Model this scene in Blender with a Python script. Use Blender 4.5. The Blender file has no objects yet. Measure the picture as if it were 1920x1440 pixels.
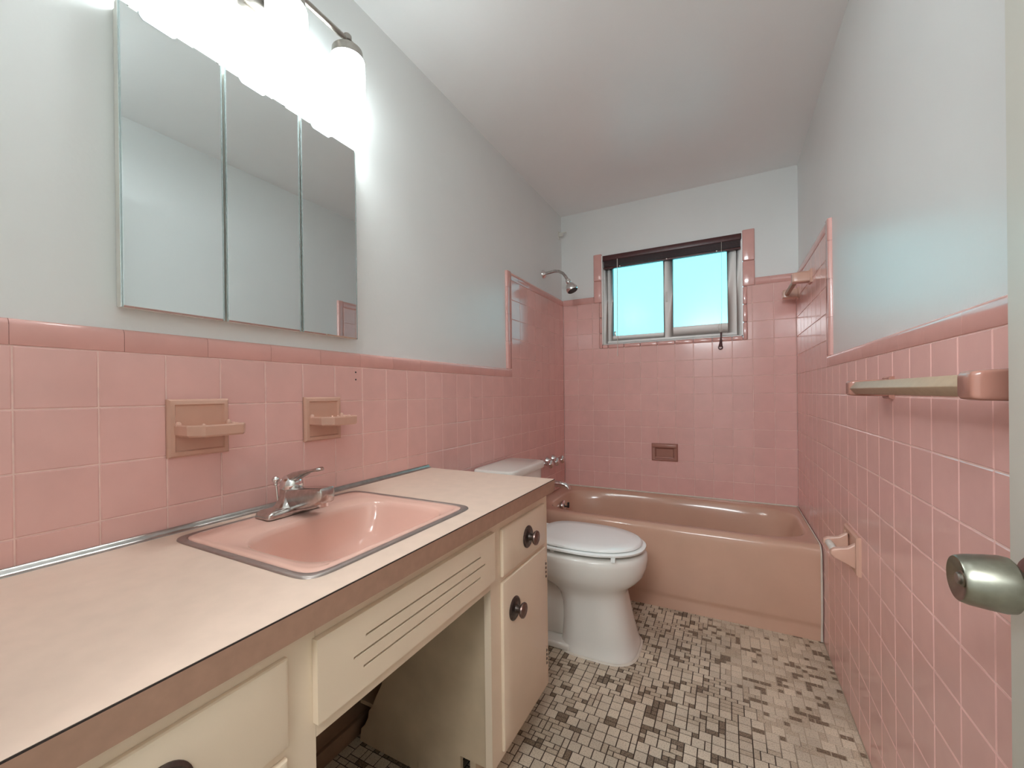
import bpy, bmesh, math, random
from mathutils import Vector, Matrix
random.seed(7)
SC = bpy.context.scene
COL = SC.collection

# ------------------------------------------------------------------ camera
P = 0.1095            # wall tile pitch
TZ = 0.425            # height of the tub rim = first full tile row
W = 1.430             # room width between tile faces
CEIL = 2.413
YF = -3.00            # wall behind the camera
PROUD = 0.014         # tile bed stands proud of the plaster

YAW, PIT, ROL, FPX = 0.4894, -0.0019, -0.012, 779.3944
CAMP = Vector((9.7576 * P, -26.8034 * P, 6.1593 * P + TZ))
fw = Vector((-math.sin(YAW) * math.cos(PIT), math.cos(YAW) * math.cos(PIT), math.sin(PIT)))
rt = Vector((math.cos(YAW), math.sin(YAW), 0)); up = rt.cross(fw)
r2 = rt * math.cos(ROL) + up * math.sin(ROL); u2 = -rt * math.sin(ROL) + up * math.cos(ROL)
cam = bpy.data.cameras.new('camera'); cam.sensor_width = 36; cam.lens = FPX / 1920 * 36
cam.shift_x = 12.22 / 1920; cam.shift_y = 19.54 / 1920; cam.clip_start = 0.02
co = bpy.data.objects.new('camera', cam); COL.objects.link(co)
M = Matrix.Identity(4)
for i in range(3):
    M[i][0] = r2[i]; M[i][1] = u2[i]; M[i][2] = -fw[i]; M[i][3] = CAMP[i]
co.matrix_world = M
SC.camera = co

# ------------------------------------------------------------------ world, exposure, large lights
wd = bpy.data.worlds.new('sky'); SC.world = wd; wd.use_nodes = True
bg = wd.node_tree.nodes['Background']
bg.inputs['Color'].default_value = (0.62, 1.0, 1.10, 1); bg.inputs['Strength'].default_value = 1.75
SC.view_settings.view_transform = 'Standard'; SC.view_settings.look = 'None'
SC.view_settings.exposure = 0.18; SC.view_settings.gamma = 1.0; SC.view_settings.use_curve_mapping = False
SC.cycles.max_bounces = 9; SC.cycles.diffuse_bounces = 6; SC.cycles.glossy_bounces = 5
SC.cycles.transmission_bounces = 6; SC.cycles.caustics_reflective = False; SC.cycles.caustics_refractive = False
SC.cycles.sample_clamp_indirect = 4.0
LAMP = 14.0           # vanity shade radiance
HALL_FILL = 5.0           # unseen fill light added in the hallway behind the open door (watts)
al = bpy.data.lights.new('hall_fill', 'AREA'); al.shape = 'DISK'; al.size = 0.35; al.energy = HALL_FILL
al.color = (0.98, 0.97, 0.95)
ao = bpy.data.objects.new('hall_fill', al); COL.objects.link(ao); ao.location = (1.02, -3.62, 2.36)

DOOR_FILL = 33.0         # wide added fill light in the hallway, shining in through the open doorway (watts)
pl = bpy.data.lights.new('doorway_fill', 'AREA'); pl.energy = DOOR_FILL; pl.shape = 'RECTANGLE'; pl.size = 0.92; pl.size_y = 0.24; pl.color = (0.89, 0.965, 1.0)
po = bpy.data.objects.new('doorway_fill', pl); COL.objects.link(po); po.location = (0.74, -3.95, 2.0)
po.rotation_euler = Vector((0.0, 1.0, 0.0)).to_track_quat('-Z', 'Y').to_euler()
TOP_FILL = 1.9           # small unseen fill light added under the ceiling, above the camera (watts)
gl_ = bpy.data.lights.new('ceiling_fill', 'POINT'); gl_.energy = TOP_FILL; gl_.shadow_soft_size = 0.12; gl_.color = (0.89, 0.965, 1.0)
go = bpy.data.objects.new('ceiling_fill', gl_); COL.objects.link(go); go.location = (0.98, -2.50, 2.24)

# ------------------------------------------------------------------ materials
MATS = {}
def nodes(name):
    m = bpy.data.materials.new(name); m.use_nodes = True
    nt = m.node_tree; b = nt.nodes['Principled BSDF']; MATS[name] = m
    return m, nt, b
def simple(name, col, rough=0.5, metal=0.0, spec=0.5, var=0.0, scale=20.0, bump=0.0, bscale=200.0, objvar=0.0, coat=0.0, detail=3.0):
    m, nt, b = nodes(name)
    b.inputs['Base Color'].default_value = (*col, 1); b.inputs['Roughness'].default_value = rough
    b.inputs['Metallic'].default_value = metal; b.inputs['Specular IOR Level'].default_value = spec
    if coat: b.inputs['Coat Weight'].default_value = coat; b.inputs['Coat Roughness'].default_value = 0.08
    geo = nt.nodes.new('ShaderNodeNewGeometry')
    src = None
    if var:
        n = nt.nodes.new('ShaderNodeTexNoise'); n.inputs['Scale'].default_value = scale; n.inputs['Detail'].default_value = detail
        nt.links.new(geo.outputs['Position'], n.inputs['Vector'])
        mp = nt.nodes.new('ShaderNodeMapRange'); mp.inputs['From Min'].default_value = 0.3; mp.inputs['From Max'].default_value = 0.7
        mp.inputs['To Min'].default_value = 1 - var; mp.inputs['To Max'].default_value = 1 + var
        nt.links.new(n.outputs['Fac'], mp.inputs['Value']); src = mp.outputs['Result']
    if objvar:
        oi = nt.nodes.new('ShaderNodeObjectInfo')
        mo = nt.nodes.new('ShaderNodeMapRange'); mo.inputs['To Min'].default_value = 1 - objvar; mo.inputs['To Max'].default_value = 1 + objvar
        nt.links.new(oi.outputs['Random'], mo.inputs['Value'])
        if src:
            mm = nt.nodes.new('ShaderNodeMath'); mm.operation = 'MULTIPLY'
            nt.links.new(src, mm.inputs[0]); nt.links.new(mo.outputs['Result'], mm.inputs[1]); src = mm.outputs[0]
        else: src = mo.outputs['Result']
    if src:
        vm = nt.nodes.new('ShaderNodeVectorMath'); vm.operation = 'SCALE'
        vm.inputs[0].default_value = col; nt.links.new(src, vm.inputs['Scale']); nt.links.new(vm.outputs[0], b.inputs['Base Color'])
    if bump:
        n2 = nt.nodes.new('ShaderNodeTexNoise'); n2.inputs['Scale'].default_value = bscale; n2.inputs['Detail'].default_value = 2
        nt.links.new(geo.outputs['Position'], n2.inputs['Vector'])
        bp = nt.nodes.new('ShaderNodeBump'); bp.inputs['Strength'].default_value = bump; bp.inputs['Distance'].default_value = 0.002
        nt.links.new(n2.outputs['Fac'], bp.inputs['Height']); nt.links.new(bp.outputs['Normal'], b.inputs['Normal'])
    return m
def emit(name, col, s):
    m, nt, b = nodes(name)
    b.inputs['Base Color'].default_value = (0.9, 0.9, 0.9, 1); b.inputs['Roughness'].default_value = 0.3
    b.inputs['Emission Color'].default_value = (*col, 1); b.inputs['Emission Strength'].default_value = s
    return m

simple('paint', (0.795, 0.81, 0.80), 0.33, spec=0.45, var=0.015, scale=3, bump=0.12, bscale=90)
simple('ceiling_paint', (0.925, 0.94, 0.945), 0.38, spec=0.4, var=0.02, scale=2, bump=0.12, bscale=70)
simple('tile_pink', (0.79, 0.47, 0.43), 0.13, spec=0.5, var=0.03, scale=14, objvar=0.022, bump=0.03, bscale=16)
simple('cap_pink', (0.73, 0.405, 0.365), 0.13, spec=0.5, var=0.03, scale=14, objvar=0.035)
simple('grout_pink', (0.86, 0.62, 0.56), 0.8, var=0.10, scale=30)
simple('fixture_pink', (0.62, 0.375, 0.29), 0.16, var=0.03, scale=20)
simple('fixture_brown', (0.40, 0.19, 0.145), 0.2, var=0.04, scale=20)
simple('tub_pink', (0.62, 0.385, 0.285), 0.14, var=0.03, scale=6)
simple('sink_pink', (0.745, 0.455, 0.375), 0.10, var=0.02, scale=8)
simple('porcelain', (0.76, 0.73, 0.68), 0.09, var=0.01, scale=6)
simple('seat_plastic', (0.92, 0.94, 0.925), 0.14)
simple('chrome', (0.78, 0.76, 0.75), 0.12, metal=1.0)
simple('chrome_worn', (0.55, 0.52, 0.50), 0.22, metal=1.0, var=0.15, scale=80)
simple('steel_strip', (0.46, 0.44, 0.42), 0.30, metal=1.0, var=0.1, scale=60)
simple('steel_ring', (0.37, 0.31, 0.285), 0.46, metal=0.85, var=0.06, scale=70)
simple('nickel', (0.36, 0.33, 0.30), 0.34, metal=1.0, var=0.12, scale=60)
simple('knob_nickel', (0.33, 0.32, 0.265), 0.33, metal=1.0, var=0.12, scale=90)
simple('bronze', (0.11, 0.085, 0.075), 0.36, metal=0.8, var=0.3, scale=120)
simple('bronze_edge', (0.22, 0.15, 0.13), 0.35, metal=0.9, var=0.2, scale=120)
simple('black', (0.012, 0.010, 0.010), 0.5)
simple('dark_gap', (0.03, 0.018, 0.014), 0.8)
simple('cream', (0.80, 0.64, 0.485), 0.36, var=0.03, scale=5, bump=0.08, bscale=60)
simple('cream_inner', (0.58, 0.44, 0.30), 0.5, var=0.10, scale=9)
simple('laminate', (0.735, 0.555, 0.45), 0.40, var=0.035, scale=26, detail=8)
simple('laminate_edge_shaded', (0.38, 0.215, 0.15), 0.45, var=0.07, scale=60, detail=8)  # same laminate as the top, shade of the upright edge put into the colour
simple('white_vinyl', (0.93, 0.92, 0.90), 0.35)
simple('white_trim', (0.72, 0.71, 0.66), 0.35, var=0.02, scale=5)
simple('door_paint', (0.68, 0.67, 0.60), 0.4, var=0.02, scale=4)
simple('caulk', (0.68, 0.62, 0.54), 0.5, var=0.06, scale=40)
simple('maroon', (0.075, 0.022, 0.022), 0.35, var=0.15, scale=60)
simple('maroon_dark', (0.022, 0.008, 0.009), 0.3)
simple('bar_tan', (0.42, 0.30, 0.205), 0.45, var=0.05, scale=60)
simple('roller_white', (0.78, 0.74, 0.68), 0.35)
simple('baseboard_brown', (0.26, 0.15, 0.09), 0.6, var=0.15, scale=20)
simple('hall_floor', (0.42, 0.36, 0.28), 0.5, var=0.1, scale=10)
simple('mirror', (0.80, 0.86, 0.86), 0.015, metal=1.0)
simple('pull_glass', (0.42, 0.47, 0.47), 0.25)
simple('mirror_edge', (0.45, 0.54, 0.54), 0.15, metal=0.6)
emit('lamp_glass', (0.87, 0.98, 0.985), LAMP)
emit('bulb_glass', (0.90, 0.98, 0.985), LAMP * 8.0)

m, nt, b = nodes('frosted_pane')     # obscure glass: scatters the sky behind it
nt.nodes.remove(b)
out = [n for n in nt.nodes if n.type == 'OUTPUT_MATERIAL'][0]
rf = nt.nodes.new('ShaderNodeBsdfRefraction'); rf.inputs['Color'].default_value = (0.65, 0.975, 0.985, 1)
rf.inputs['Roughness'].default_value = 0.12; rf.inputs['IOR'].default_value = 1.02
gl = nt.nodes.new('ShaderNodeBsdfGlossy'); gl.inputs['Roughness'].default_value = 0.2
mx = nt.nodes.new('ShaderNodeMixShader'); mx.inputs[0].default_value = 0.03
nt.links.new(rf.outputs[0], mx.inputs[1]); nt.links.new(gl.outputs[0], mx.inputs[2]); nt.links.new(mx.outputs[0], out.inputs[0])

def floor_mat(name, base, speck, thr):
    m, nt, b = nodes(name)
    geo = nt.nodes.new('ShaderNodeNewGeometry')
    n = nt.nodes.new('ShaderNodeTexNoise'); n.inputs['Scale'].default_value = 260; n.inputs['Detail'].default_value = 3
    n.inputs['Roughness'].default_value = 0.75
    nt.links.new(geo.outputs['Position'], n.inputs['Vector'])
    cr = nt.nodes.new('ShaderNodeValToRGB')
    cr.color_ramp.elements[0].position = thr - 0.10; cr.color_ramp.elements[0].color = (*speck, 1)
    cr.color_ramp.elements[1].position = thr + 0.08; cr.color_ramp.elements[1].color = (*base, 1)
    nt.links.new(n.outputs['Fac'], cr.inputs[0])
    n2 = nt.nodes.new('ShaderNodeTexNoise'); n2.inputs['Scale'].default_value = 4.5; n2.inputs['Detail'].default_value = 2
    nt.links.new(geo.outputs['Position'], n2.inputs['Vector'])
    mp = nt.nodes.new('ShaderNodeMapRange'); mp.inputs['From Min'].default_value = 0.35; mp.inputs['From Max'].default_value = 0.65
    mp.inputs['To Min'].default_value = 0.86; mp.inputs['To Max'].default_value = 1.08
    nt.links.new(n2.outputs['Fac'], mp.inputs['Value'])
    oi = nt.nodes.new('ShaderNodeObjectInfo'); mo = nt.nodes.new('ShaderNodeMapRange')
    mo.inputs['To Min'].default_value = 0.90; mo.inputs['To Max'].default_value = 1.08; nt.links.new(oi.outputs['Random'], mo.inputs['Value'])
    mm = nt.nodes.new('ShaderNodeMath'); mm.operation = 'MULTIPLY'; nt.links.new(mp.outputs[0], mm.inputs[0]); nt.links.new(mo.outputs[0], mm.inputs[1])
    vm = nt.nodes.new('ShaderNodeVectorMath'); vm.operation = 'SCALE'
    nt.links.new(cr.outputs[0], vm.inputs[0]); nt.links.new(mm.outputs[0], vm.inputs['Scale'])
    nt.links.new(vm.outputs[0], b.inputs['Base Color'])
    b.inputs['Roughness'].default_value = 0.34; b.inputs['Specular IOR Level'].default_value = 0.45
    return m
floor_mat('stone_light', (0.68, 0.575, 0.45), (0.38, 0.30, 0.22), 0.43)
floor_mat('stone_mid', (0.60, 0.485, 0.365), (0.30, 0.23, 0.165), 0.45)
floor_mat('stone_dark', (0.30, 0.215, 0.145), (0.09, 0.058, 0.038), 0.50)
# grout of the mosaic: dark with dirt in the middle, worn pale along the tiled wall
m, nt, b = nodes('floor_grout')
geo = nt.nodes.new('ShaderNodeNewGeometry'); sx = nt.nodes.new('ShaderNodeSeparateXYZ'); nt.links.new(geo.outputs['Position'], sx.inputs[0])
n = nt.nodes.new('ShaderNodeTexNoise'); n.inputs['Scale'].default_value = 7; nt.links.new(geo.outputs['Position'], n.inputs['Vector'])
md = nt.nodes.new('ShaderNodeMath'); md.operation = 'MULTIPLY_ADD'; md.inputs[1].default_value = 0.45
nt.links.new(n.outputs['Fac'], md.inputs[0]); nt.links.new(sx.outputs['X'], md.inputs[2])
ad = nt.nodes.new('ShaderNodeMath'); ad.operation = 'MULTIPLY_ADD'; ad.inputs[1].default_value = 0.35
nt.links.new(sx.outputs['Y'], ad.inputs[0]); nt.links.new(md.outputs[0], ad.inputs[2])
cr = nt.nodes.new('ShaderNodeValToRGB')
cr.color_ramp.elements[0].position = 0.86; cr.color_ramp.elements[0].color = (0.055, 0.035, 0.024, 1)
cr.color_ramp.elements[1].position = 1.02; cr.color_ramp.elements[1].color = (0.44, 0.35, 0.26, 1)
nt.links.new(ad.outputs[0], cr.inputs[0]); nt.links.new(cr.outputs[0], b.inputs['Base Color']); b.inputs['Roughness'].default_value = 0.7

# ------------------------------------------------------------------ object helpers
ORI = {}      # object name -> world origin
class MB:
    """collects verts and faces in world coordinates"""
    def __init__(s): s.v = []; s.f = []; s.mi = []
    def add(s, v, f, mi=0):
        o = len(s.v); s.v += [tuple(p) for p in v]; s.f += [tuple(i + o for i in q) for q in f]; s.mi += [mi] * len(f); return s
    def box(s, x0, x1, y0, y1, z0, z1, mi=0):
        v = [(x0,y0,z0),(x1,y0,z0),(x1,y1,z0),(x0,y1,z0),(x0,y0,z1),(x1,y0,z1),(x1,y1,z1),(x0,y1,z1)]
        return s.add(v, [(0,3,2,1),(4,5,6,7),(0,1,5,4),(1,2,6,5),(2,3,7,6),(3,0,4,7)], mi)
    def loft(s, rings, c0=True, c1=True, closed=True, mi=0):
        N = len(rings[0]); v = [p for r in rings for p in r]; f = []
        for i in range(len(rings) - 1):
            for j in range(N if closed else N - 1):
                a = i * N + j; b_ = i * N + (j + 1) % N
                f.append((a, b_, b_ + N, a + N))
        if c0: f.append(tuple(reversed(range(N))))
        if c1: f.append(tuple((len(rings) - 1) * N + j for j in range(N)))
        return s.add(v, f, mi)
    def lathe(s, prof, o, ax, n=32, mi=0, c0=True, c1=True):
        """prof: (radius, distance along ax)"""
        ax = Vector(ax).normalized(); a = ax.orthogonal().normalized(); b_ = ax.cross(a); o = Vector(o)
        R = [[tuple(o + ax * h + (a * math.cos(t) + b_ * math.sin(t)) * max(r, 1e-5)) for t in [2 * math.pi * k / n for k in range(n)]] for r, h in prof]
        return s.loft(R, c0, c1, mi=mi)
    def tube(s, path, r, n=12, mi=0):
        path = [Vector(p) for p in path]; R = []; nrm = None
        for i, p in enumerate(path):
            t = (path[min(i + 1, len(path) - 1)] - path[max(i - 1, 0)]).normalized()
            if nrm is None: nrm = t.orthogonal().normalized()
            nrm = (nrm - t * nrm.dot(t)).normalized(); b_ = t.cross(nrm)
            rr = r[i] if isinstance(r, (list, tuple)) else r
            R.append([tuple(p + (nrm * math.cos(a) + b_ * math.sin(a)) * rr) for a in [2 * math.pi * k / n for k in range(n)]])
        return s.loft(R, mi=mi)
    def prism(s, poly, axis, a0, a1, mi=0):
        """poly: 2-D outline; axis 'x','y' or 'z' is the extrusion direction"""
        def pt(p, h):
            return {'x': (h, p[0], p[1]), 'y': (p[0], h, p[1]), 'z': (p[0], p[1], h)}[axis]
        return s.loft([[pt(p, a0) for p in poly], [pt(p, a1) for p in poly]], mi=mi)
    def build(s, name, mat, parent=None, smooth=False, bevel=0.0, seg=2, origin=None, ang=40):
        xs = [p[0] for p in s.v]; ys = [p[1] for p in s.v]; zs = [p[2] for p in s.v]
        o = Vector(origin) if origin is not None else Vector(((min(xs)+max(xs))/2, (min(ys)+max(ys))/2, min(zs)))
        me = bpy.data.meshes.new(name)
        me.from_pydata([(p[0]-o.x, p[1]-o.y, p[2]-o.z) for p in s.v], [], s.f)
        for mm in (mat if isinstance(mat, (list, tuple)) else [mat]): me.materials.append(MATS[mm])
        bm = bmesh.new(); bm.from_mesh(me)
        bm.faces.ensure_lookup_table()
        for f, k in zip(bm.faces, s.mi): f.material_index = k
        bmesh.ops.remove_doubles(bm, verts=bm.verts, dist=1e-6)
        bmesh.ops.recalc_face_normals(bm, faces=bm.faces)
        if bevel:
            ed = [e for e in bm.edges if len(e.link_faces) == 2 and e.calc_face_angle(0) > math.radians(35)]
            bmesh.ops.bevel(bm, geom=ed, offset=bevel, segments=seg, profile=0.5, affect='EDGES', clamp_overlap=True)
        if smooth or bevel:
            for f in bm.faces: f.smooth = True
            for e in bm.edges:
                if len(e.link_faces) == 2 and e.calc_face_angle(0) > math.radians(ang): e.smooth = False
        bm.to_mesh(me); bm.free()
        ob = bpy.data.objects.new(name, me); COL.objects.link(ob)
        place(ob, o, parent)
        return ob
def place(ob, o, parent):
    ORI[ob.name] = Vector(o)
    if parent is not None:
        ob.parent = parent; ob.location = Vector(o) - ORI[parent.name]
    else: ob.location = o
def tag(o, label, cat, group=None, kind=None):
    o['label'] = label; o['category'] = cat
    if group: o['group'] = group
    if kind: o['kind'] = kind
    return o
def thing(name, loc, label, cat, group=None, kind=None):
    o = bpy.data.objects.new(name, None); COL.objects.link(o); o.empty_display_size = 0.05
    o.location = loc; ORI[o.name] = Vector(loc)
    return tag(o, label, cat, group, kind)
def sup(cx, cy, a, b, n, z, N=64):
    r = []
    for k in range(N):
        t = 2 * math.pi * k / N; c, s_ = math.cos(t), math.sin(t)
        r.append((cx + a * math.copysign(abs(c) ** (2 / n), c), cy + b * math.copysign(abs(s_) ** (2 / n), s_), z))
    return r
def rectring(x0, x1, y0, y1, z, N=64, rad=0.0):
    cx, cy, a, b = (x0+x1)/2, (y0+y1)/2, (x1-x0)/2, (y1-y0)/2
    r = []
    for k in range(N):
        t = 2 * math.pi * k / N; c, s_ = math.cos(t) * a, math.sin(t) * b
        q = 1 / max(abs(c) / a, abs(s_) / b); r.append((cx + c * q, cy + s_ * q, z))
    return r

# ------------------------------------------------------------------ room shell
WY0, WY1, WZ0, WZ1 = 0.290, 1.160, 1.437, 2.070     # window opening (x, x, z, z)
T = 0.12
DX0, DX1, DZ = 0.63, 1.395, 2.085                     # doorway behind the camera
def struct(o, label, cat): return tag(o, label, cat, kind='structure')

floor = MB().box(-PROUD-T, W+PROUD+T, YF-T, T, -0.06, -0.0015).build('floor', 'floor_grout')
struct(floor, 'mosaic bathroom floor of beige and brown stone-look pieces', 'floor')
ceiling = MB().box(-PROUD-T, W+PROUD+T, YF-T, T, CEIL, CEIL+0.08).build('ceiling', 'ceiling_paint')
struct(ceiling, 'plain off-white ceiling over the bathroom', 'ceiling')
wl = MB().box(-PROUD-T, -PROUD, YF-T, T, 0, CEIL).build('wall_left', 'paint')
struct(wl, 'left wall, pale grey paint above pink tile, behind mirror and sink', 'wall')
wr = MB().box(W+PROUD, W+PROUD+T, YF-T, T, 0, CEIL).build('wall_right', 'paint')
struct(wr, 'right wall, pale paint above pink tile with the towel bars', 'wall')
wb = MB()
B0, B1 = PROUD, PROUD + T
wb.box(-PROUD, WY0-0.012, B0, B1, 0, CEIL).box(WY1+0.012, W+PROUD, B0, B1, 0, CEIL)
wb.box(WY0-0.012, WY1+0.012, B0, B1, 0, WZ0-0.012).box(WY0-0.012, WY1+0.012, B0, B1, WZ1, CEIL)
wb = wb.build('wall_back', 'paint'); struct(wb, 'end wall with the window above the bathtub, pink tile below', 'wall')
wf = MB().box(-PROUD, DX0, YF-T, YF, 0, CEIL).box(DX1, W+PROUD, YF-T, YF, 0, CEIL).box(DX0, DX1, YF-T, YF, DZ, CEIL)
wf = wf.build('wall_front', 'paint'); struct(wf, 'front wall with the open doorway', 'wall')
# hallway beyond the doorway
HY = -4.35
o = MB().box(-0.6, 2.2, HY, YF-T, -0.06, -0.001).build('floor_hall', 'hall_floor'); struct(o, 'plain hallway floor beyond the doorway', 'floor')
o = MB().box(-0.6, 2.2, HY, YF-T, CEIL, CEIL+0.06).build('ceiling_hall', 'ceiling_paint'); struct(o, 'hallway ceiling beyond the doorway', 'ceiling')
o = MB().box(-0.6, 2.2, HY-0.1, HY, 0, CEIL).box(-0.7, -0.6, HY, YF-T, 0, CEIL).box(2.2, 2.3, HY, YF-T, 0, CEIL)
o.box(-0.6, -PROUD-T, YF-T-0.02, YF-T, 0, CEIL).box(W+PROUD+T, 2.2, YF-T-0.02, YF-T, 0, CEIL)
o = o.build('wall_hall', 'paint'); struct(o, 'pale hallway walls beyond the doorway', 'wall')

# ------------------------------------------------------------------ wall tiles
GAP = 0.0024
_cache = {}
def tile_mesh(w, h, mat, name):
    """tile lying in its local XY plane, face towards +Z, softly cushioned edge"""
    k = (round(w, 4), round(h, 4), mat)
    if k in _cache: return _cache[k]
    a, b_ = w/2, h/2; e = 0.0016
    v = [(-a,-b_,-0.008),(a,-b_,-0.008),(a,b_,-0.008),(-a,b_,-0.008),
         (-a,-b_,-0.0012),(a,-b_,-0.0012),(a,b_,-0.0012),(-a,b_,-0.0012),
         (-a+e,-b_+e,0),(a-e,-b_+e,0),(a-e,b_-e,0),(-a+e,b_-e,0)]
    f = [(8,9,10,11)] + [(i,(i+1)%4,4+(i+1)%4,4+i) for i in range(4)] + [(4+i,4+(i+1)%4,8+(i+1)%4,8+i) for i in range(4)]
    me = bpy.data.meshes.new(name); me.from_pydata(v, [], f); me.materials.append(MATS[mat]); _cache[k] = me
    return me
FR = {'left': ((0,1,0),(0,0,1)), 'right': ((0,-1,0),(0,0,1)), 'back': ((1,0,0),(0,0,1))}
def orient(side):
    u, v = [Vector(q) for q in FR[side]]; n_ = u.cross(v)
    return Matrix((u, v, n_)).transposed(), n_
def put_tile(side, wall, a0, a1, z0, z1, mat='tile_pink', name='wall_tile', off=0.0):
    """a: coordinate along the wall (y for side walls, x for the back wall)"""
    lo, hi = min(a0, a1), max(a0, a1)
    if hi - lo < 0.008 or z1 - z0 < 0.008: return
    me = tile_mesh(hi - lo - GAP, z1 - z0 - GAP, mat, name)
    R, n_ = orient(side)
    ca, cz = (lo + hi) / 2, (z0 + z1) / 2
    o = {'left': Vector((0, ca, cz)), 'right': Vector((W, ca, cz)), 'back': Vector((ca, 0, cz))}[side] + n_ * off
    ob = bpy.data.objects.new(name, me); COL.objects.link(ob); place(ob, o, wall)
    jit = Matrix.Rotation(random.uniform(-.0018, .0018), 3, 'X') @ Matrix.Rotation(random.uniform(-.0018, .0018), 3, 'Y')
    ob.rotation_euler = (R @ jit).to_euler()
    return ob
ZR = [TZ + k * P for k in range(-4, 13)]; ZR[0] = 0.0
ZCAP = TZ + 7 * P; ZTOP = TZ + 12 * P; CAPH = 0.047
def cap_profile(h, d=PROUD, r=0.011):
    """bullnose section: (across, outwards); across 0..h, rounded at h, back to the plaster"""
    pts = [(0.0009, -0.009), (0.0009, -0.0012), (0.0022, 0)]
    for k in range(7):
        t = math.pi / 2 * k / 6
        pts.append((h - r + r * math.sin(t), -r + r * math.cos(t)))
    pts.append((h, -d - 0.001)); pts.append((0.02, -d - 0.001)); pts.append((0.02, -0.009))
    return pts
def put_cap(side, wall, a0, a1, z, h=CAPH, vertical=False, flip=1, name='cap_tile'):
    """horizontal: runs a0..a1 with its foot at z; vertical: runs z=a0..a1 with its foot at coordinate z, growing by flip"""
    lo, hi = min(a0, a1), max(a0, a1)
    if hi - lo < 0.012: return
    R, n_ = orient(side); uu = R.col[0]
    key = ('cap', round(hi-lo, 4), round(h, 4), vertical, flip, side == 'x')
    base = {'left': Vector((0,0,0)), 'right': Vector((W,0,0)), 'back': Vector((0,0,0))}[side]
    al_ = Vector((0,1,0)) if side != 'back' else Vector((1,0,0)); zz = Vector((0,0,1))
    L = hi - lo - 0.0008; rings = []
    for s_ in (-L/2, L/2):
        if not vertical: rings.append([al_ * ((lo+hi)/2 + s_) + zz * (z + c) + n_ * d for c, d in cap_profile(h)])
        else: rings.append([zz * ((lo+hi)/2 + s_) + al_ * (z + flip * c) + n_ * d for c, d in cap_profile(h)])
    mb = MB().loft([[base + p for p in r] for r in rings])
    return mb.build(name, 'cap_pink', wall, smooth=True, ang=50)
def caps_h(side, wall, a0, a1, z, start, step=0.1525):
    lo, hi = min(a0, a1), max(a0, a1); e = [lo]
    k = math.ceil((lo - start) / step)
    while start + k * step < hi - 0.012:
        if start + k * step > lo + 0.012: e.append(start + k * step)
        k += 1
    e.append(hi)
    for i in range(len(e) - 1): put_cap(side, wall, e[i], e[i+1], z)
def caps_v(side, wall, z0, z1, a, flip, step=0.1525):
    e = [z0]
    while e[-1] + step < z1 - 0.03: e.append(e[-1] + step)
    e.append(z1)
    for i in range(len(e) - 1): put_cap(side, wall, e[i], e[i+1], a, vertical=True, flip=flip)

# left wall: columns from the back corner, first one cut
LE = [0.0] + [-(0.711 + k) * P for k in range(40)]
YT_L = -7.711 * P; CTR_END = -1.600; CTR_Z = 0.805
for i in range(len(LE) - 1):
    if LE[i] <= YF + 0.02: break
    y1, y0 = LE[i], max(LE[i+1], YF)
    for k in range(len(ZR) - 1):
        if y1 <= YT_L + 1e-4 and ZR[k] >= ZCAP - 1e-4: continue
        z0, z1 = ZR[k], ZR[k+1]
        if y0 > -0.66 and z1 < TZ - 0.02: continue          # behind the tub
        if y1 < CTR_END + 0.02:
            if z1 < CTR_Z + 0.012: continue                 # behind the vanity
            z0 = max(z0, CTR_Z + 0.001)
        put_tile('left', wl, y0, y1, z0, z1)
caps_h('left', wl, YF, YT_L - 0.0005, ZCAP, -2.404)
caps_h('left', wl, YT_L, 0, ZTOP, -0.60)
caps_v('left', wl, ZCAP + CAPH, ZTOP + CAPH, YT_L, -1)
g = MB().box(-PROUD-.001, -0.0016, YF, CTR_END, CTR_Z-0.03, ZCAP).box(-PROUD-.001, -0.0016, CTR_END, 0, 0, ZCAP)
g.box(-PROUD-.001, -0.0016, YT_L, 0, ZCAP, ZTOP).box(-PROUD-.001, -0.0025, YF, YT_L, ZCAP, ZCAP+CAPH-0.011).box(-PROUD-.001, -0.0025, YT_L-CAPH+0.011, 0, ZTOP, ZTOP+CAPH-0.011).box(-PROUD-.001, -0.0025, YT_L-CAPH+0.011, YT_L, ZCAP, ZTOP+0.02).build('grout', 'grout_pink', wl)

# right wall
RE = [0.0] + [-(0.42 + k) * P for k in range(40)]
YT_R = -7.42 * P
for i in range(len(RE) - 1):
    if RE[i] <= -2.42: break
    y1, y0 = RE[i], RE[i+1]
    for k in range(len(ZR) - 1):
        if y1 <= YT_R + 1e-4 and ZR[k] >= ZCAP - 1e-4: continue
        if y0 > -0.66 and ZR[k+1] < TZ - 0.02: continue
        put_tile('right', wr, y0, y1, ZR[k], ZR[k+1])
caps_h('right', wr, -2.62, YT_R - 0.0005, ZCAP, -1.923)
caps_h('right', wr, YT_R, 0, ZTOP, -0.55)
caps_v('right', wr, ZCAP + CAPH, ZTOP + CAPH, YT_R, -1)
g = MB().box(W+0.0016, W+PROUD+.001, YF, 0, 0, ZCAP).box(W+0.0016, W+PROUD+.001, YT_R, 0, ZCAP, ZTOP).box(W+0.0025, W+PROUD+.001, -2.6, YT_R, ZCAP, ZCAP+CAPH-0.011).box(W+0.0025, W+PROUD+.001, YT_R-CAPH+0.011, 0, ZTOP, ZTOP+CAPH-0.011).box(W+0.0025, W+PROUD+.001, YT_R-CAPH+0.011, YT_R, ZCAP, ZTOP+0.02).build('grout', 'grout_pink', wr)

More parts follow.
